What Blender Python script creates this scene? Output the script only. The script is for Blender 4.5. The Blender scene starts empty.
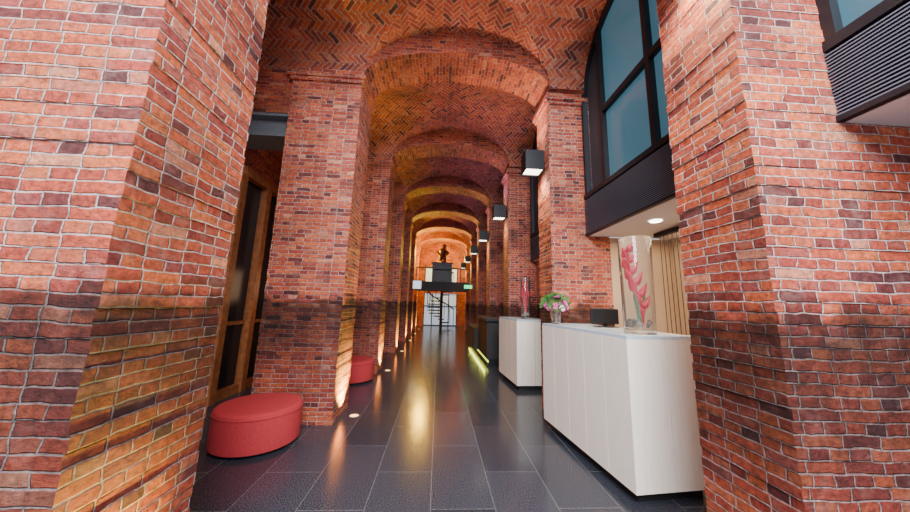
import bpy, bmesh, math, random
from mathutils import Vector, Matrix
random.seed(7)
S=bpy.context.scene
C=bpy.data.collections.new("scene_objects"); S.collection.children.link(C)

# ---------------------------------------------------------------- helpers
class MB:
    def __init__(s): s.v=[];s.f=[];s.uv=[];s.m=[]
    def face(s,pts,uv=None,m=0):
        pts=[Vector(p) for p in pts]
        i=len(s.v); s.v+=pts; s.f.append(tuple(range(i,i+len(pts))))
        if uv is None:
            n=Vector((0,0,0))
            for a in range(len(pts)):
                p=pts[a];q=pts[(a+1)%len(pts)]
                n+=Vector(((p.y-q.y)*(p.z+q.z),(p.z-q.z)*(p.x+q.x),(p.x-q.x)*(p.y+q.y)))
            ax=max(range(3),key=lambda k:abs(n[k]))
            uv=[((p.y,p.z),(p.x+.07,p.z),(p.x,p.y))[ax] for p in pts]
        s.uv.append(uv); s.m.append(m)
    def box(s,a,b,m=0,skip=""):
        x0,y0,z0=a;x1,y1,z1=b
        P=lambda i,j,k:(x1 if i else x0,y1 if j else y0,z1 if k else z0)
        F={'-x':[P(0,1,0),P(0,0,0),P(0,0,1),P(0,1,1)],'+x':[P(1,0,0),P(1,1,0),P(1,1,1),P(1,0,1)],
           '-y':[P(0,0,0),P(1,0,0),P(1,0,1),P(0,0,1)],'+y':[P(1,1,0),P(0,1,0),P(0,1,1),P(1,1,1)],
           '-z':[P(0,1,0),P(1,1,0),P(1,0,0),P(0,0,0)],'+z':[P(0,0,1),P(1,0,1),P(1,1,1),P(0,1,1)]}
        for k,q in F.items():
            if k not in skip: s.face(q,m=m)
    def tube(s,pts,rad,n=8,m=0,cap=True):
        pts=[Vector(p) for p in pts]
        if not hasattr(rad,'__len__'): rad=[rad]*len(pts)
        rings=[]; up=None
        for i,p in enumerate(pts):
            t=(pts[min(i+1,len(pts)-1)]-pts[max(i-1,0)]).normalized()
            if up is None:
                up=Vector((0,0,1)) if abs(t.z)<.9 else Vector((1,0,0))
            a=t.cross(up).normalized(); b=a.cross(t).normalized(); up=b
            rings.append([p+(a*math.cos(2*math.pi*k/n)+b*math.sin(2*math.pi*k/n))*rad[i] for k in range(n)])
        for i in range(len(rings)-1):
            for k in range(n):
                s.face([rings[i][k],rings[i][(k+1)%n],rings[i+1][(k+1)%n],rings[i+1][k]],m=m)
        if cap:
            s.face(rings[0][::-1],m=m); s.face(rings[-1],m=m)
    def lathe(s,prof,c,n=32,m=0):
        cx,cy,cz=c
        R=[[Vector((cx+r*math.cos(2*math.pi*k/n),cy+r*math.sin(2*math.pi*k/n),cz+z)) for k in range(n)] for r,z in prof]
        for i in range(len(R)-1):
            for k in range(n):
                q=[R[i][k],R[i][(k+1)%n],R[i+1][(k+1)%n],R[i+1][k]]
                if prof[i][0]<1e-6: q=[q[0],q[2],q[3]]
                elif prof[i+1][0]<1e-6: q=q[:3]
                s.face(q,m=m)
    def build(s,name,mats,parent=None,smooth=False,merge=True,bevel=0):
        me=bpy.data.meshes.new(name)
        me.from_pydata([tuple(v) for v in s.v],[],s.f)
        for m in (mats if isinstance(mats,(list,tuple)) else [mats]): me.materials.append(m)
        ul=me.uv_layers.new(name="UVMap")
        for p,u,mi in zip(me.polygons,s.uv,s.m):
            p.material_index=mi
            for li,c in zip(p.loop_indices,u): ul.data[li].uv=c
        if merge:
            bm=bmesh.new(); bm.from_mesh(me); bmesh.ops.remove_doubles(bm,verts=bm.verts,dist=1e-5); bm.to_mesh(me); bm.free()
        if smooth:
            for p in me.polygons: p.use_smooth=True
            try: me.set_sharp_from_angle(angle=math.radians(38))
            except Exception: pass
        o=bpy.data.objects.new(name,me); C.objects.link(o)
        if bevel:
            b=o.modifiers.new("bevel",'BEVEL'); b.width=bevel; b.segments=2; b.limit_method='ANGLE'
        if parent: o.parent=parent
        return o
def empty(name,loc=(0,0,0)):
    e=bpy.data.objects.new(name,None); e.empty_display_size=.1; C.objects.link(e); return e
def light(name,kind,loc,energy,color,parent=None,target=None,**kw):
    l=bpy.data.lights.new(name,kind); l.energy=energy; l.color=color
    for k,v in kw.items(): setattr(l,k,v)
    o=bpy.data.objects.new(name,l); C.objects.link(o); o.location=loc
    if target is not None:
        o.rotation_euler=(Vector(target)-Vector(loc)).to_track_quat('-Z','Y').to_euler()
    if parent: o.parent=parent
    return o

# ---------------------------------------------------------------- materials
def newmat(name):
    m=bpy.data.materials.new(name); m.use_nodes=True
    nt=m.node_tree; return m,nt,nt.nodes["Principled BSDF"]
def N(nt,t,**kw):
    n=nt.nodes.new(t)
    for k,v in kw.items(): setattr(n,k,v)
    return n
def simple(name,col,rough=.5,metal=0,noise=0,nscale=40,emit=None,estr=0,bump=0,**kw):
    m,nt,b=newmat(name)
    b.inputs['Base Color'].default_value=(*col,1); b.inputs['Roughness'].default_value=rough; b.inputs['Metallic'].default_value=metal
    for k,v in kw.items(): b.inputs[k].default_value=v
    if emit: b.inputs['Emission Color'].default_value=(*emit,1); b.inputs['Emission Strength'].default_value=estr
    if noise or bump:
        tc=N(nt,'ShaderNodeTexCoord'); nz=N(nt,'ShaderNodeTexNoise'); nz.inputs['Scale'].default_value=nscale; nz.inputs['Detail'].default_value=5
        nt.links.new(tc.outputs['Object'],nz.inputs['Vector'])
        if noise:
            r=N(nt,'ShaderNodeValToRGB'); r.color_ramp.elements[0].position=.3; r.color_ramp.elements[1].position=.7
            r.color_ramp.elements[0].color=(*[c*(1-noise) for c in col],1); r.color_ramp.elements[1].color=(*[min(1,c*(1+noise)) for c in col],1)
            nt.links.new(nz.outputs['Fac'],r.inputs['Fac']); nt.links.new(r.outputs['Color'],b.inputs['Base Color'])
        if bump:
            bp=N(nt,'ShaderNodeBump'); bp.inputs['Strength'].default_value=bump; bp.inputs['Distance'].default_value=.003
            nt.links.new(nz.outputs['Fac'],bp.inputs['Height']); nt.links.new(bp.outputs['Normal'],b.inputs['Normal'])
    return m

ROW=.050
def brick_mat(name,mul=1.0,stain=True,herring=False,mortar=(.60,.48,.43)):
    m,nt,b=newmat(name); L=nt.links.new
    def mt(op,a,b2=None,c=None):
        n=N(nt,'ShaderNodeMath',operation=op)
        for i,v in enumerate((a,b2,c)):
            if v is None: continue
            if isinstance(v,(int,float)): n.inputs[i].default_value=v
            else: L(v,n.inputs[i])
        return n.outputs[0]
    tc=N(nt,'ShaderNodeTexCoord'); mp=N(nt,'ShaderNodeMapping'); mp.inputs['Rotation'].default_value[2]=math.radians(45) if herring else 0
    L(tc.outputs['UV'],mp.inputs['Vector'])
    cur=mp.outputs[0]
    for scl,amp in ((2.2,(.05,.026,0)),(12,(.034,.020,0))):
        nz=N(nt,'ShaderNodeTexNoise'); nz.inputs['Scale'].default_value=scl; nz.inputs['Detail'].default_value=4
        L(mp.outputs[0],nz.inputs['Vector'])
        sub=N(nt,'ShaderNodeVectorMath',operation='SUBTRACT'); sub.inputs[1].default_value=(.5,.5,.5); L(nz.outputs['Color'],sub.inputs[0])
        sc=N(nt,'ShaderNodeVectorMath',operation='MULTIPLY'); sc.inputs[1].default_value=amp; L(sub.outputs[0],sc.inputs[0])
        ad=N(nt,'ShaderNodeVectorMath',operation='ADD'); L(cur,ad.inputs[0]); L(sc.outputs[0],ad.inputs[1]); cur=ad.outputs[0]
    if not herring:
        br=N(nt,'ShaderNodeTexBrick'); br.offset=.5; br.squash=.52; br.squash_frequency=2
        br.inputs['Color1'].default_value=(0,0,0,1); br.inputs['Color2'].default_value=(1,1,1,1); br.inputs['Mortar'].default_value=(.5,.5,.5,1)
        br.inputs['Scale'].default_value=1; br.inputs['Mortar Size'].default_value=.0054; br.inputs['Mortar Smooth'].default_value=.7
        br.inputs['Bias'].default_value=0; br.inputs['Brick Width'].default_value=.178; br.inputs['Row Height'].default_value=ROW
        L(cur,br.inputs['Vector']); tint=br.outputs['Color']; mort=br.outputs['Fac']
    else:
        sx=N(nt,'ShaderNodeSeparateXYZ'); L(cur,sx.inputs[0]); W=.056
        u=mt('DIVIDE',sx.outputs[0],W); v=mt('DIVIDE',sx.outputs[1],W)
        i=mt('FLOOR',u); j=mt('FLOOR',v); fu=mt('FRACT',u); fv=mt('FRACT',v)
        k=mt('FLOORED_MODULO',mt('SUBTRACT',i,j),6)
        lt=lambda a,c: mt('LESS_THAN',a,c)
        gt=lambda a,c: mt('GREATER_THAN',a,c)
        openL=mt('MULTIPLY',gt(k,.5),lt(k,2.5)); openR=lt(k,1.5)
        openB=mt('MULTIPLY',gt(k,2.5),lt(k,4.5)); openT=gt(k,3.5)
        dl=mt('ADD',fu,openL); dr=mt('ADD',mt('SUBTRACT',1,fu),openR)
        db=mt('ADD',fv,openB); dt=mt('ADD',mt('SUBTRACT',1,fv),openT)
        d=mt('MINIMUM',mt('MINIMUM',dl,dr),mt('MINIMUM',db,dt))
        mr_=N(nt,'ShaderNodeMapRange'); mr_.inputs[1].default_value=.07; mr_.inputs[2].default_value=.17; mr_.inputs[3].default_value=1; mr_.inputs[4].default_value=0
        L(d,mr_.inputs[0]); mort=mr_.outputs[0]
        hor=lt(k,2.5)
        oi=mt('SUBTRACT',i,mt('MULTIPLY',k,hor)); oj=mt('SUBTRACT',j,mt('MULTIPLY',mt('SUBTRACT',5,k),mt('SUBTRACT',1,hor)))
        cb=N(nt,'ShaderNodeCombineXYZ'); L(oi,cb.inputs[0]); L(oj,cb.inputs[1]); L(hor,cb.inputs[2])
        wn=N(nt,'ShaderNodeTexWhiteNoise',noise_dimensions='3D'); L(cb.outputs[0],wn.inputs['Vector']); tint=wn.outputs['Value']
    cr=N(nt,'ShaderNodeValToRGB'); e=cr.color_ramp.elements
    pal=[(0,(.10,.028,.028)),(.10,(.24,.042,.030)),(.25,(.38,.064,.034)),(.4,(.52,.088,.038)),(.52,(.62,.14,.045)),(.66,(.40,.058,.038)),(.80,(.62,.155,.055)),(.92,(.31,.05,.045)),(1,(.66,.25,.13))]
    e[0].position=pal[0][0]; e[0].color=(*pal[0][1],1); e[1].position=1; e[1].color=(*pal[-1][1],1)
    for p,c in pal[1:-1]:
        q=e.new(p); q.color=(*c,1)
    L(tint,cr.inputs['Fac'])
    n2=N(nt,'ShaderNodeTexNoise'); n2.inputs['Scale'].default_value=34; n2.inputs['Detail'].default_value=8; n2.inputs['Roughness'].default_value=.75
    L(mp.outputs[0],n2.inputs['Vector'])
    mr=N(nt,'ShaderNodeMapRange'); mr.inputs[1].default_value=.32; mr.inputs[2].default_value=.68; mr.inputs[3].default_value=.33*mul; mr.inputs[4].default_value=1.6*mul
    L(n2.outputs['Fac'],mr.inputs[0])
    n3=N(nt,'ShaderNodeTexNoise'); n3.inputs['Scale'].default_value=1.9; n3.inputs['Detail'].default_value=5
    L(mp.outputs[0],n3.inputs['Vector'])
    mr3=N(nt,'ShaderNodeMapRange'); mr3.inputs[1].default_value=.3; mr3.inputs[2].default_value=.7; mr3.inputs[3].default_value=.66; mr3.inputs[4].default_value=1.3
    L(n3.outputs['Fac'],mr3.inputs[0])
    fac=mt('MULTIPLY',mr.outputs[0],mr3.outputs[0])
    vs=N(nt,'ShaderNodeVectorMath',operation='SCALE'); L(cr.outputs['Color'],vs.inputs[0]); L(fac,vs.inputs['Scale'])
    n4=N(nt,'ShaderNodeTexNoise'); n4.inputs['Scale'].default_value=7; n4.inputs['Detail'].default_value=9; n4.inputs['Roughness'].default_value=.7; L(mp.outputs[0],n4.inputs['Vector'])
    m4=N(nt,'ShaderNodeMapRange'); m4.inputs[1].default_value=.52; m4.inputs[2].default_value=.72; m4.inputs[3].default_value=0; m4.inputs[4].default_value=.28 if not herring else .12
    L(n4.outputs['Fac'],m4.inputs[0])
    bl=N(nt,'ShaderNodeMix',data_type='RGBA'); L(m4.outputs[0],bl.inputs['Factor']); L(vs.outputs[0],bl.inputs['A']); bl.inputs['B'].default_value=(.62*mul,.39*mul,.32*mul,1)
    mx=N(nt,'ShaderNodeMix',data_type='RGBA'); L(mort,mx.inputs['Factor']); L(bl.outputs['Result'],mx.inputs['A'])
    mo=N(nt,'ShaderNodeVectorMath',operation='SCALE'); mo.inputs[0].default_value=mortar; L(fac,mo.inputs['Scale'])
    L(mo.outputs[0],mx.inputs['B'])
    out=mx.outputs['Result']
    if stain:
        ge=N(nt,'ShaderNodeNewGeometry'); sx=N(nt,'ShaderNodeSeparateXYZ'); L(ge.outputs['Position'],sx.inputs[0])
        w=mt('MULTIPLY_ADD',tint,.10,sx.outputs['Z'])
        w=mt('MULTIPLY_ADD',n3.outputs['Fac'],.34,w)
        z2=mt('DIVIDE',mt('SUBTRACT',w,.22),2.0)
        rp=N(nt,'ShaderNodeValToRGB'); rr=rp.color_ramp.elements
        rr[0].position=.0; rr[0].color=(.72,.68,.66,1); rr[1].position=1; rr[1].color=(1,1,1,1)
        for p,g in ((.26,.60),(.38,.34),(.48,.15),(.66,.075),(.69,.20),(.72,.95)):
            q=rr.new(p); q.color=(g,g*.96,g*1.02,1)
        L(z2,rp.inputs['Fac'])
        mu=N(nt,'ShaderNodeMix',data_type='RGBA',blend_type='MULTIPLY')
        sf=N(nt,'ShaderNodeMapRange'); sf.inputs[1].default_value=.35; sf.inputs[2].default_value=.65; sf.inputs[3].default_value=1; sf.inputs[4].default_value=.76
        L(n4.outputs['Fac'],sf.inputs[0]); L(sf.outputs[0],mu.inputs['Factor'])
        L(out,mu.inputs['A']); L(rp.outputs['Color'],mu.inputs['B']); out=mu.outputs['Result']
    L(out,b.inputs['Base Color'])
    b.inputs['Roughness'].default_value=.64; b.inputs['Specular IOR Level'].default_value=.32
    hgt=mt('SUBTRACT',mt('MULTIPLY',n2.outputs['Fac'],1.3),mort)
    bp=N(nt,'ShaderNodeBump'); bp.inputs['Strength'].default_value=1; bp.inputs['Distance'].default_value=.011
    L(hgt,bp.inputs['Height']); L(bp.outputs['Normal'],b.inputs['Normal'])
    return m
M_br=brick_mat("brick_wall")
M_vault=brick_mat("brick_vault",mul=.84,stain=False,herring=True,mortar=(.50,.31,.24))
M_rib=brick_mat("brick_rib",mul=.80,stain=False,mortar=(.46,.29,.23))
M_dark=simple("black_metal",(.012,.014,.018),.4,.3)
M_black=simple("matte_black",(.01,.01,.012),.6)
M_grey=simple("grey_steel_beam",(.16,.18,.2),.5,.2,noise=.2)
M_wood=simple("oiled_timber",(.27,.09,.03),.45,noise=.35,nscale=14)
M_plaster=simple("warm_plaster",(.55,.40,.28),.8)
M_white=simple("white_soffit",(.8,.8,.78),.7)
M_red=simple("red_felt",(.44,.03,.038),.9,noise=.22,nscale=120,bump=.5)
m,nt,b=newmat("limed_oak_panel"); L=nt.links.new
tc=N(nt,'ShaderNodeTexCoord'); mp=N(nt,'ShaderNodeMapping'); mp.inputs['Scale'].default_value=(9,9,.9); L(tc.outputs['Object'],mp.inputs[0])
nz=N(nt,'ShaderNodeTexNoise'); nz.inputs['Scale'].default_value=6; nz.inputs['Detail'].default_value=6; L(mp.outputs[0],nz.inputs['Vector'])
r=N(nt,'ShaderNodeValToRGB'); r.color_ramp.elements[0].position=.3; r.color_ramp.elements[1].position=.7
r.color_ramp.elements[0].color=(.90,.82,.70,1); r.color_ramp.elements[1].color=(.95,.90,.80,1)
L(nz.outputs['Fac'],r.inputs[0]); L(r.outputs[0],b.inputs['Base Color']); b.inputs['Roughness'].default_value=.45; M_desk=m
M_top=simple("stone_counter",(.50,.60,.70),.25,noise=.06)
m,nt,b=newmat("granite_tiles"); L=nt.links.new
tc=N(nt,'ShaderNodeTexCoord'); mp=N(nt,'ShaderNodeMapping'); mp.inputs['Rotation'].default_value[2]=math.radians(90); L(tc.outputs['Object'],mp.inputs[0])
br=N(nt,'ShaderNodeTexBrick'); br.offset=.5
for k,v in {'Scale':1,'Mortar Size':.0030,'Mortar Smooth':.1,'Brick Width':.9,'Row Height':.45,'Bias':0}.items(): br.inputs[k].default_value=v
br.inputs['Color1'].default_value=(.020,.023,.031,1); br.inputs['Color2'].default_value=(.033,.036,.047,1); br.inputs['Mortar'].default_value=(.085,.088,.095,1)
L(mp.outputs[0],br.inputs['Vector'])
n2=N(nt,'ShaderNodeTexNoise'); n2.inputs['Scale'].default_value=130; n2.inputs['Detail'].default_value=4; L(tc.outputs['Object'],n2.inputs['Vector'])
mr=N(nt,'ShaderNodeMapRange'); mr.inputs[1].default_value=.4; mr.inputs[2].default_value=.65; mr.inputs[3].default_value=.4; mr.inputs[4].default_value=2.6; L(n2.outputs['Fac'],mr.inputs[0])
vs=N(nt,'ShaderNodeVectorMath',operation='SCALE'); L(br.outputs['Color'],vs.inputs[0]); L(mr.outputs[0],vs.inputs['Scale']); L(vs.outputs[0],b.inputs['Base Color'])
mr2=N(nt,'ShaderNodeMapRange'); mr2.inputs[1].default_value=.3; mr2.inputs[2].default_value=.7; mr2.inputs[3].default_value=.12; mr2.inputs[4].default_value=.26; L(n2.outputs['Fac'],mr2.inputs[0])
L(mr2.outputs[0],b.inputs['Roughness']); b.inputs['Specular IOR Level'].default_value=.65
bp=N(nt,'ShaderNodeBump'); bp.inputs['Strength'].default_value=.10; bp.inputs['Distance'].default_value=.001; L(n2.outputs['Fac'],bp.inputs['Height']); L(bp.outputs[0],b.inputs['Normal'])
M_floor=m
M_glass_t=simple("teal_window_glass",(.03,.09,.12),.08,0,emit=(.09,.24,.33),estr=.42)
M_mesh=simple("perforated_screen",(.05,.06,.075),.5,.4)
M_louv=simple("louver_metal",(.13,.15,.20),.4,.2)
m,nt,b=newmat("clear_glass"); b.inputs['Base Color'].default_value=(.97,.99,1,1); b.inputs['Roughness'].default_value=.0
b.inputs['Transmission Weight'].default_value=.97; b.inputs['IOR'].default_value=1.42; M_glass=m
def emis(name,col,s):
    return simple(name,col,.5,emit=col,estr=s)
M_eY=emis("uplight_lens",(1,.68,.2),4)
M_eW=emis("lamp_diffuser",(1,.9,.75),8)
M_eG=emis("exit_sign_face",(.05,.8,.25),2)
M_eL=emis("led_strip",(.75,.85,.08),3)
M_eS=emis("lit_sign_face",(.8,.9,1),1.0)
M_day=emis("daylight_glazing",(.42,.62,1),.55)
M_helR=simple("heliconia_bract",(.85,.015,.06),.35)
M_green=simple("leaf_green",(.05,.22,.04),.5)
M_stem=simple("stem_green",(.2,.3,.08),.5)
M_pink=simple("petal_pink",(.7,.08,.4),.5)
M_wp=simple("petal_white",(.85,.75,.8),.5)
M_stone=simple("pebbles",(.30,.25,.20),.6,noise=.4,nscale=30)
M_bronze=simple("bronze",(.07,.03,.02),.4,.6)
M_dglass=simple("dark_glass",(.01,.012,.015),.25)

# ---------------------------------------------------------------- layout
XL,XR=-1.15,1.5
LB=[(1.12,1.72)]+[(3.80+2.55*k,4.42+2.55*k) for k in range(6)]
RB=[(1.29,1.78)]+[(3.96+2.55*k,4.46+2.55*k) for k in range(6)]
RIB=[(1.20,1.75)]+[(3.84+2.55*k,4.44+2.55*k) for k in range(6)]
SP=4.5; RR=.46; RV=.80
ENDY=19.6
f=MB(); f.box((-3.4,-4,-.12),(3.6,ENDY+.3,0)); f.build("floor",M_floor)

def pillar(x0,x1,y0,y1,fine):
    p=MB()
    top=SP-.18
    if fine:
        z=0
        while z<top-1e-4:
            z1=min(top,z+ROW)
            j=[random.uniform(-.004,.004) for _ in range(4)]
            p.box((x0+j[0],y0+j[1],z),(x1+j[2],y1+j[3],z1))
            z=z1
    else: p.box((x0,y0,0),(x1,y1,top))
    for i,(o,za,zb) in enumerate(((.03,top,top+.055),(.055,top+.055,top+.11),(.03,top+.11,SP))):
        p.box((x0-o,y0-o,za),(x1+o,y1+o,zb))
    return p.build("brick_pillar",M_br,merge=False)
for i,(a,b_) in enumerate(LB): pillar(-2.07,XL,a,b_,i<3)
for i,(a,b_) in enumerate(RB): pillar(XR,2.32 if i else 2.9,a,b_,i<3)

ce=MB()
cx=(XL+XR)/2; hw=(XR-XL)/2; NS=36
def prof(t,r): return (cx-hw*math.cos(t), SP+r*math.sin(t))
TOP=5.75
for i,(a,b_) in enumerate(RIB):
    r=ce; s=0
    for k in range(NS):
        t0=math.pi*k/NS;t1=math.pi*(k+1)/NS
        x0,z0=prof(t0,RR);x1,z1=prof(t1,RR); d=math.hypot(x1-x0,z1-z0)
        r.face([(x0,a,z0),(x0,b_,z0),(x1,b_,z1),(x1,a,z1)],uv=[(a,s),(b_,s),(b_,s+d),(a,s+d)],m=1); s+=d
        r.face([(x0,a,z0),(x1,a,z1),(x1,a,TOP),(x0,a,TOP)],m=1)
        r.face([(x1,b_,z1),(x0,b_,z0),(x0,b_,TOP),(x1,b_,TOP)],m=1)
    r.box((-2.07,a,SP),(XL,b_,TOP),m=1,skip="+x"); r.box((XR,a,SP),(3.3,b_,TOP),m=1,skip="-x")
    r.box((-3.1,a,3.85),(-2.07,b_,TOP),m=1)
    if i:
        bm_=MB(); yy=LB[i][0]+.05
        bm_.box((-3.1,yy,3.52),(-2.07,yy+.42,3.56)); bm_.box((-3.1,yy,3.81),(-2.07,yy+.42,3.85)); bm_.box((-3.1,yy+.12,3.56),(-2.07,yy+.3,3.81))
        bm_.build("steel_lintel",M_grey)
def web(y0,y1):
    cy=(y0+y1)/2; hy=(y1-y0)/2; n=28
    th=[math.pi*k/n for k in range(n+1)]
    X=[cx-hw*math.cos(t) for t in th]; Yv=[cy-hy*math.cos(t) for t in th]
    zz=[SP+RV*math.sin(t) for t in th]
    ax=[0];ay=[0]
    for k in range(n):
        ax.append(ax[-1]+math.hypot(X[k+1]-X[k],zz[k+1]-zz[k])); ay.append(ay[-1]+math.hypot(Yv[k+1]-Yv[k],zz[k+1]-zz[k]))
    P=lambda i,j:(X[i],Yv[j],max(zz[i],zz[j]))
    def put(idx,w):
        ce.face([P(*q) for q in idx],uv=[((Yv[j],ax[i]) if w==1 else (X[i],ay[j])) for i,j in idx])
    for i in range(n):
        for j in range(n):
            a,b2,c,d=(i,j),(i,j+1),(i+1,j+1),(i+1,j)
            hi=min(i,n-1-i); hj=min(j,n-1-j)
            if hi>hj: put([a,b2,c,d],1)
            elif hi<hj: put([a,b2,c,d],2)
            else:
                low=i<n/2
                if i==j:
                    put([a,b2,c],2 if low else 1); put([a,c,d],1 if low else 2)
                else:
                    put([a,b2,d],2 if low else 1); put([b2,c,d],1 if low else 2)
    for xa,xb in ((-3.1,XL),(XR,2.14)):
        for j in range(n):
            ce.face([(xa,Yv[j],zz[j]),(xa,Yv[j+1],zz[j+1]),(xb,Yv[j+1],zz[j+1]),(xb,Yv[j],zz[j])],uv=[(xa,ay[j]),(xa,ay[j+1]),(xb,ay[j+1]),(xb,ay[j])])
bays=[(RIB[i][1],RIB[i+1][0]) for i in range(len(RIB)-1)]+[(RIB[-1][1],ENDY)]
for a,b_ in bays: web(a,b_)
ce.build("ceiling",[M_vault,M_rib],smooth=True)

# ---------------------------------------------------------------- walls
w=MB(); w.box((-3.3,-1.5,0),(-3.1,ENDY,TOP)); w.build("wall_left",M_br)
w=MB(); w.box((2.12,RB[1][1],0),(2.3,ENDY,2.36)); w.build("wall_right",M_br)
w=MB(); w.box((3.2,RB[0][1]-.5,0),(3.35,RB[1][0]+.2,2.5)); w.box((2.33,RB[1][0]+.02,0),(3.2,RB[1][0]+.2,2.36)); w.build("wall_back",M_plaster)
w=MB(); w.box((2.9,RB[0][0],0),(3.2,RB[0][1],2.36)); w.box((2.9,-1.5,0),(3.1,RB[0][0],2.36)); w.build("wall_side",M_br)

for bi,(a,b_) in enumerate([(-1.3,1.1)]+bays[:5]):
    p=empty("door_%d"%(bi+1)); fr=MB()
    n=3; step=(b_-a)/n
    for k in range(n+1):
        y=a+k*step; fr.box((-3.06,y-.06,0),(-2.90,y+.06,3.2))
    fr.box((-3.06,a,3.2),(-2.90,b_,3.34)); fr.box((-3.06,a,0),(-2.93,b_,.12)); fr.box((-3.05,a,1.0),(-2.97,b_,1.05))
    fr.build("timber_frame",M_wood,p)
    g=MB(); g.box((-3.03,a,.12),(-3.01,b_,3.2)); g.build("dark_panes",M_dglass,p)

def window(idx,y0,y1,cyb,hy,soff,zl=2.92):
    p=empty("window_%d"%idx); X0=2.0; zb=2.36
    arch=lambda y,o=0:SP+max(0,(RV-o))*math.sqrt(max(0,1-((y-cyb)/(hy-o*.6))**2)) if abs(y-cyb)<hy-o*.6 else SP-.02
    n=36; ys=[cyb-hy*math.cos(math.pi*k/n) for k in range(n+1)]
    ys=[min(max(y,y0),y1) for y in ys]
    fr_m=.76 if idx!=7 else 1.1
    g=MB()
    for k in range(n):
        a,b2=ys[k],ys[k+1]
        if b2-a<1e-4: continue
        mid=(a+b2)/2
        mi=1 if (mid>y0+(y1-y0)*fr_m) else 0
        g.face([(X0+.05,a,zl),(X0+.05,b2,zl),(X0+.05,b2,arch(b2)+.02),(X0+.05,a,arch(a)+.02)],m=mi)
    g.build("panes",[M_glass_t,M_mesh],p)
    fr=MB()
    for k in range(n):
        a,b2=ys[k],ys[k+1]
        if b2-a<1e-4: continue
        za,zb2=arch(a),arch(b2); o=.09
        fr.face([(X0,a,za-o),(X0,b2,zb2-o),(X0,b2,zb2+.02),(X0,a,za+.02)])
        fr.face([(X0,a,za-o),(X0+.08,a,za-o),(X0+.08,b2,zb2-o),(X0,b2,zb2-o)])
    fr.box((X0,y0,zl),(X0+.08,y0+.05,arch(y0+.05))); fr.box((X0,y1-.05,zl),(X0+.08,y1,arch(y1-.05)))
    ya=y0+(y1-y0)*.76; yb=y0+(y1-y0)*.36
    for y in (ya,yb): fr.box((X0-.01,y-.03,zl),(X0+.07,y+.03,arch(y)))
    fr.box((X0-.005,y0,3.86),(X0+.07,ya,3.93)); fr.box((X0-.02,y0,zl-.04),(X0+.08,y1,zl+.02)); fr.box((X0-.02,y0,zb-.0),(X0+.02,y1,zb+.03))
    fr.build("frame",M_dark,p)
    lv=MB(); z=zb+.04
    while z<zl-.05:
        lv.face([(X0-.015,y0,z),(X0-.015,y1,z),(X0+.02,y1,z+.012),(X0+.02,y0,z+.012)]); lv.face([(X0-.015,y0,z-.008),(X0-.015,y1,z-.008),(X0-.015,y1,z),(X0-.015,y0,z)])
        z+=.019
    lv.build("louver_slats",M_louv,p)
    bk=MB(); bk.box((X0+.03,y0,zb+.02),(X0+.06,y1,zl)); bk.build("louver_backing",M_black,p)
    so=MB(); so.box((X0+.03,y0,zb-.0),(3.2 if soff else 2.14,y1,zb+.02)); so.build("soffit",M_white,p)
window(1,RB[0][1],RB[1][0],(bays[0][0]+bays[0][1])/2,(bays[0][1]-bays[0][0])/2,True)
for i in range(1,6): window(i+1,RB[i][1],RB[i+1][0],(bays[i][0]+bays[i][1])/2,(bays[i][1]-bays[i][0])/2,False)
window(7,-1.45,RB[0][0],-.1,1.35,True,zl=2.80)
for (x,y) in ((2.35,3.1),(2.35,2.3)):
    p=empty("recessed_downlight"); d=MB(); d.lathe([(0,0),(.05,0),(.05,.005),(.06,.005),(.06,-.004),(.0501,-.004)],(x,y,2.352),20); d.build("lens",M_eW,p)
    light("lamp",'SPOT',(x,y,2.33),55,(1,.76,.48),p,(x,y,0),spot_size=2.2,spot_blend=.6,shadow_soft_size=.05)
st=MB()
for k in range(25):
    y=1.95+k*.068; st.tube([(2.75,y,.03),(2.75,y,2.3)],.004,5)
st.box((2.72,1.9,2.3),(2.78,3.65,2.35)); st.box((2.72,1.9,0),(2.78,3.65,.03))
st.build("string_curtain",M_black)

# ---------------------------------------------------------------- desks
def desk(x0,x1,y0,y1,h,npan,ang):
    p=empty("reception_desk"); os=[]
    c=MB(); c.box((x0+.02,y0+.02,.08),(x1-.01,y1-.02,h-.05)); os.append(c.build("carcass",M_black,p))
    k=MB(); k.box((x0+.06,y0+.06,0),(x1-.04,y1-.05,.08)); os.append(k.build("plinth",M_black,p))
    pa=MB(); st=(y1-y0)/npan
    for i in range(npan):
        pa.box((x0,y0+i*st+(.004 if i else 0),.08),(x0+.022,y0+(i+1)*st-.004,h-.03))
    wx=(x1-x0-.022)
    for i in range(2):
        pa.box((x0+.022+i*wx/2+(.004 if i else .0),y0,.08),(x0+.022+(i+1)*wx/2-.004,y0+.022,h-.03))
    os.append(pa.build("panels",M_desk,p))
    t=MB(); t.box((x0+.004,y0+.004,h-.03),(x1,y1,h)); os.append(t.build("worktop",M_top,p,bevel=.003))
    M=Matrix.Translation((x0,y0,0))@Matrix.Rotation(ang,4,'Z')@Matrix.Translation((-x0,-y0,0))
    for o in os: o.data.transform(M)
desk(1.47,2.12,2.36,3.86,1.19,5,math.radians(6))
desk(1.36,1.98,5.28,6.42,1.16,4,math.radians(4))

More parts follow.
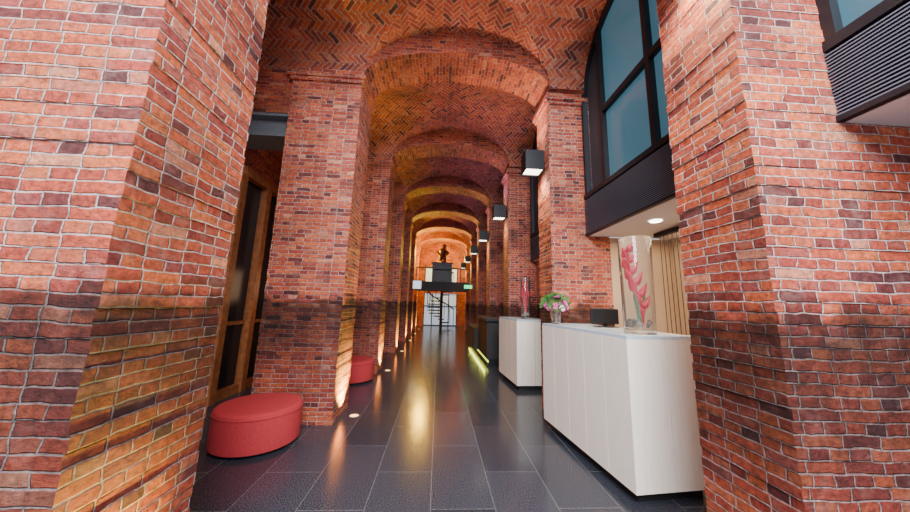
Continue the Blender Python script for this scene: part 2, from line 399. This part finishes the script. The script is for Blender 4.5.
p=empty("bar_counter")
b1=MB(); b1.box((1.16,7.2,.16),(1.49,8.75,1.02)); b1.box((1.10,7.1,1.02),(1.49,8.95,1.08)); b1.box((1.05,8.75,.16),(1.49,10.9,.72)); b1.build("body",M_black,p)
b1=MB(); b1.box((1.20,7.24,0),(1.49,10.8,.16)); b1.build("kick",M_dark,p)
b1=MB(); b1.box((1.19,7.22,.09),(1.198,10.8,.13)); b1.build("led_strip",M_eL,p)
light("led_glow",'AREA',(1.12,9,.12),10,(.8,.85,.1),p,(.9,9,0),shape='RECTANGLE',size=3.4,size_y=.05)

def pouf(x,y,r=.385,h=.365):
    q=MB(); pr=[(0,.02),(r-.05,.02),(r-.03,.022),(r-.003,.035),(r,.06),(r,h-.04),(r-.005,h-.018),(r-.02,h-.004),(r-.05,h),(0,h+.006)]
    q.lathe(pr,(x,y,0),56,0)
    q.lathe([(0,0),(r-.07,0),(r-.07,.021)],(x,y,0),40,1)
    q.lathe([(r-.002,h-.055),(r+.005,h-.05),(r+.005,h-.04),(r-.004,h-.035)],(x,y,0),56,0)
    q.build("pouf",[M_red,M_black],smooth=True)
pouf(-1.74,3.385); pouf(-1.5,5.85)

for i,(a,b_) in enumerate(RB):
    y=(a+b_)/2 if i else 1.42
    p=empty("wall_sconce"); q=MB(); dz=0 if i else .2
    x0,x1=1.2,1.47; y0,y1=y-.13,y+.13; z0,z1=3.36+dz,3.66+dz; t=.012
    q.box((x0,y0,z0),(x0+t,y1,z1)); q.box((x1-t,y0,z0),(x1,y1,z1)); q.box((x0+t,y0,z0),(x1-t,y0+t,z1)); q.box((x0+t,y1-t,z0),(x1-t,y1,z1))
    q.box((x1,y-.05,z0+.1),(XR-.005,y+.05,z1-.1))
    q.build("housing",M_dark,p)
    q=MB(); q.box((x0+t,y0+t,z0+.02),(x1-t,y1-t,z0+.03)); q.box((x0+t,y0+t,z1-.03),(x1-t,y1-t,z1-.02)); q.build("diffuser",M_eW,p)
    light("down_lamp",'SPOT',(1.36,y,z0-.02),90 if i<2 else 55,(1,.76,.46),p,(1.40,y,0),spot_size=1.9,spot_blend=.8,shadow_soft_size=.06)
    light("up_lamp",'SPOT',(1.30,y,z1+.02),(140,125,42,24,26,24,20)[i],(1,.64,.44) if i<2 else (.78,.45,1),p,(.6,y+.2,6),spot_size=2.4,spot_blend=.9,shadow_soft_size=.06)
for i,(a,b_) in enumerate(LB):
    y=(a+b_)/2 if i else 1.22; x=-.98
    p=empty("floor_uplight"); q=MB(); q.lathe([(.062,0),(.062,.004),(.05,.006)],(x,y,0),24,0); q.lathe([(.05,.003),(0,.003)],(x,y,0),24,1)
    q.build("fitting",[M_grey,M_eY],p)
    light("lamp",'SPOT',(x,y,.02),700 if i==1 else (420 if i else 280),(1,.76,.12),p,(x-.55,y,1.2),spot_size=1.35,spot_blend=.9,shadow_soft_size=.03)
# ---------------------------------------------------------------- vases & flowers
def vase(name,x,y,z,r,h):
    p=empty(name)
    g=MB(); g.lathe([(0,0),(r*.92,0),(r*.92,.02),(r,h-.01),(r-.004,h),(r-.009,h-.01),(r*.92-.009,.03),(0,.03)],(x,y,z),40); g.build("glass",M_glass,p,smooth=True)
    s=MB()
    for k in range(26):
        a=random.random()*6.28; rr=math.sqrt(random.random())*r*.70; cz=z+.055+random.random()*.05
        q=random.uniform(.014,.024); s.lathe([(0,-q),(q*.8,-q*.6),(q,0),(q*.8,q*.6),(0,q)],(x+rr*math.cos(a),y+rr*math.sin(a),cz),8)
    s.build("pebbles",M_stone,p,smooth=True)
    return p
VX=1.76; VY=2.62
p=vase("flower_vase",VX,VY,1.191,.135,.84)
h=MB(); base=Vector((VX+.03,VY,1.25)); 
sp=[base+Vector((.02*math.sin(k*.5)-.008*k,0,.050*k)) for k in range(14)]
h.tube(sp,[.012-.0003*k for k in range(14)],8,1)
for k in range(2,14):
    o=sp[k]; sd=1 if k%2 else -1; Ls=.14-.006*abs(k-6)
    pts=[o+Vector((sd*Ls*t*.55,-.03*t,Ls*(.28*t+.6*t*t))) for t in (0,.15,.35,.6,.82,1)]
    h.tube(pts,[.012,.028,.034,.026,.013,.002],8,1)
for k,(dx,dy) in enumerate(((.05,.03),(-.06,-.02),(.0,.05))):
    o=base+Vector((dx*.4,dy,0)); pts=[o+Vector((dx*t,dy*t*.5,.3*t)) for t in (0,.3,.6,.85,1)]
    h.tube(pts,[.006,.012,.016,.010,.002],6,2)
h.build("heliconia",[M_stem,M_helR,M_green],p,smooth=True)
p=vase("tall_vase",1.58,5.5,1.162,.085,.74)
h=MB()
for k in range(9):
    a=k*.7; o=Vector((1.58,5.5,1.21)); e=Vector((.07*math.cos(a),.05*math.sin(a),.45+.06*(k%4)))
    pts=[o+e*t for t in (0,.4,.7,.85,1)]
    h.tube(pts[:3],.006,6,1); h.tube(pts[2:],[.008,.028,.003],8,1)
h.build("red_blooms",[M_stem,M_helR],p,smooth=True)
p=empty("flower_bouquet"); bx,by,bz=1.42,3.66,1.191
g=MB(); g.lathe([(0,0),(.045,0),(.055,.03),(.065,.12),(.072,.16),(.065,.16),(.056,.10),(.043,.02),(0,.015)],(bx,by,bz),28); g.build("vase_glass",M_glass,p,smooth=True)
h=MB()
for k in range(54):
    a=random.random()*6.283; el=random.uniform(-.2,1.5); R=.125
    c=Vector((bx,by,bz+.2))+Vector((math.cos(a)*math.cos(el)*R,math.sin(a)*math.cos(el)*R,math.sin(el)*R*.9))
    h.tube([(bx,by,bz+.03),(bx,by,bz+.14),c],.0025,4,0)
    mi=(1,3,2,3,1,3)[k%6]; d=(c-Vector((bx,by,bz+.18))).normalized()
    t=d.orthogonal().normalized(); u=d.cross(t)
    if mi==3:
        for q in range(5):
            dd=(d+t*random.uniform(-1,1)+u*random.uniform(-1,1)).normalized(); sidev=dd.orthogonal().normalized()*.02
            h.face([c,c+dd*.03+sidev,c+dd*.085,c+dd*.03-sidev],m=3)
    else:
        for ring,(rr,nn) in enumerate(((.040,7),(.026,5))):
            for q in range(nn):
                an=q*2*math.pi/nn+ring; o=(t*math.cos(an)+u*math.sin(an)); s=(t*-math.sin(an)+u*math.cos(an))*rr*.45
                h.face([c+d*.01,c+o*rr*.6+s+d*.016,c+o*rr+d*(.022+.012*ring),c+o*rr*.6-s+d*.016],m=mi)
h.build("blooms",[M_stem,M_pink,M_wp,M_green],p)
p=empty("computer_monitor"); q=MB()
q.box((1.74,3.26,1.19),(1.96,3.4,1.20)); q.box((1.83,3.33,1.20),(1.87,3.36,1.25)); q.build("stand",M_dark,p,bevel=.003)
q=MB(); q.box((1.67,3.29,1.225),(1.98,3.32,1.39)); q.build("screen",M_dark,p,bevel=.006)

# ---------------------------------------------------------------- far end
w=MB(); w.box((-3.3,ENDY,0),(-.9,ENDY+.3,6)); w.box((1.2,ENDY,0),(3.3,ENDY+.3,6)); w.box((-.9,ENDY,3.7),(1.2,ENDY+.3,6)); w.box((-.9,ENDY,2.0),(1.2,ENDY+.3,2.5)); w.build("wall_end",M_rib)
p=empty("window_8"); g=MB(); g.box((-.9,ENDY+.1,0),(1.2,ENDY+.14,3.7)); g.build("pane",M_day,p)
g=MB()
for x in (-.88,-.37,.15,.67,1.18): g.box((x-.03,ENDY+.03,0),(x+.03,ENDY+.09,3.7))
for z in (0.02,1.2,2.55,3.67): g.box((-.9,ENDY+.04,z-.03),(1.2,ENDY+.09,z+.03))
g.build("mullions",M_dark,p)
p=empty("mezzanine"); q=MB(); q.box((-1.14,14.8,2.0),(1.48,16.2,2.42)); q.build("deck",M_black,p)
q=MB()
for k in range(7): q.box((-1.12+k*.43,14.82,2.42),(-1.08+k*.43,14.86,3.05))
q.box((-1.12,14.81,3.05),(1.46,14.87,3.1)); q.build("railing",M_dark,p)
q=MB(); q.box((-.35,15.2,2.425),(.62,15.7,3.35)); q.box((-.40,15.15,3.35),(.67,15.75,3.42)); q.box((-.28,15.17,2.52),(.12,15.2,3.28)); q.box((.16,15.17,2.52),(.55,15.2,3.28)); q.build("display_cabinet",M_dark)
q=MB()
b0=Vector((.15,15.45,3.42))
q.tube([b0,b0+Vector((0,0,.08))],[.18,.16],12)
q.tube([b0+Vector(v) for v in ((-.1,0,.06),(-.09,0,.25),(-.02,0,.4),(.0,0,.6),(.03,0,.75))],[.08,.11,.17,.22,.10],12)
q.tube([b0+Vector(v) for v in ((.12,0,.06),(.1,0,.25),(.02,0,.4))],[.07,.10,.14],10)
q.tube([b0+Vector(v) for v in ((.03,0,.73),(.05,0,.82),(.06,0,.94),(.06,0,1.0))],[.06,.11,.11,.03],10)
q.tube([b0+Vector(v) for v in ((.1,0,.65),(.28,-.05,.5),(.2,-.14,.4))],[.08,.06,.04],8)
q.tube([b0+Vector(v) for v in ((-.1,0,.65),(-.26,-.05,.5),(-.16,-.14,.38))],[.08,.06,.04],8)
q.build("bronze_statue",M_bronze,smooth=True)
p=empty("spiral_staircase"); q=MB(); sx,sy=.2,17.35
q.tube([(sx,sy,0),(sx,sy,3.3)],.07,12)
nst=13; rail=[]
for k in range(nst):
    a=k*.42+.5; z=.17+k*.17; a2=a+.44; R=.8
    P=[(sx+.05*math.cos(a),sy+.05*math.sin(a)),(sx+R*math.cos(a),sy+R*math.sin(a)),(sx+R*math.cos(a2),sy+R*math.sin(a2)),(sx+.05*math.cos(a2),sy+.05*math.sin(a2))]
    q.face([(x,y,z) for x,y in P]); q.face([(x,y,z-.06) for x,y in P][::-1])
    q.face([(*P[0],z-.06),(*P[1],z-.06),(*P[1],z),(*P[0],z)]); q.face([(*P[1],z-.06),(*P[2],z-.06),(*P[2],z),(*P[1],z)])
    q.tube([(P[1][0],P[1][1],z),(P[1][0],P[1][1],z+.9)],.018,6); rail.append((P[1][0],P[1][1],z+.9))
q.tube(rail,.04,8); q.build("steps_and_rail",M_dark,p)
p=empty("exit_sign"); q=MB(); q.box((1.0,12.2,1.98),(1.36,12.25,2.16)); q.box((1.17,12.21,2.16),(1.19,12.24,2.3)); q.box((1.19,12.21,2.28),(1.5,12.24,2.3)); q.build("housing",M_dark,p)
q=MB(); q.box((1.02,12.192,2.0),(1.34,12.2,2.14)); q.build("face",M_eG,p)
p=empty("hanging_sign"); q=MB(); q.box((-1.13,13.2,1.95),(-.72,13.24,2.35)); q.build("frame",M_dark,p)
q=MB(); q.box((-1.1,13.19,1.98),(-.75,13.2,2.32)); q.build("face",M_eS,p)

# ---------------------------------------------------------------- lights
wd=bpy.data.worlds.new("World"); S.world=wd; wd.use_nodes=True
bg=wd.node_tree.nodes['Background']; bg.inputs[0].default_value=(.76,.84,1,1); bg.inputs[1].default_value=1.9
light("entrance_daylight",'AREA',(.2,-2.6,5.2),1300,(.95,.95,1),None,(.15,2.6,1.0),shape='RECTANGLE',size=4.5,size_y=2.5)
for i,y in enumerate((15.4,18.0)):
    light("gallery_lamp",'POINT',(.15 if i else -.7,y,3.9),(380,480)[i],(1,.58,.04),None,shadow_soft_size=.2)
light("desk_back_fill",'AREA',(2.6,2.9,2.3),28,(1,.78,.5),None,(2.6,2.9,0),shape='RECTANGLE',size=.9,size_y=1.6)  # added area fill under the soffit, warms the wall behind the desk
for y in (2.9,5.5): light("aisle_fill",'POINT',(-2.4,y,1.6),8,(1,.6,.35),None,shadow_soft_size=.3)  # unseen point fills, added to lift the dark aisle and its timber frames

# corridor length calibration (metres along the corridor axis)
ff=290.0; K=ff/305.0
for o in list(C.objects):
    if o.type=='MESH':
        for v in o.data.vertices: v.co.y*=K
    elif o.type=='LIGHT': o.location.y*=K
# ---------------------------------------------------------------- camera
t=(ff*ff-850)/47
Yc=Vector((-17,-47,-ff)).normalized(); Zc=Vector((50,t,-ff)).normalized(); Zc=(Zc-Yc*Zc.dot(Yc)).normalized(); Xc=Yc.cross(Zc)
cd=bpy.data.cameras.new("camera"); cam=bpy.data.objects.new("camera",cd); C.objects.link(cam)
cam.matrix_world=Matrix.Translation((0,0,1.4))@Matrix((Xc,Yc,Zc)).to_4x4()
cd.sensor_width=36; cd.lens=36*ff/910; cd.clip_start=.02
S.camera=cam
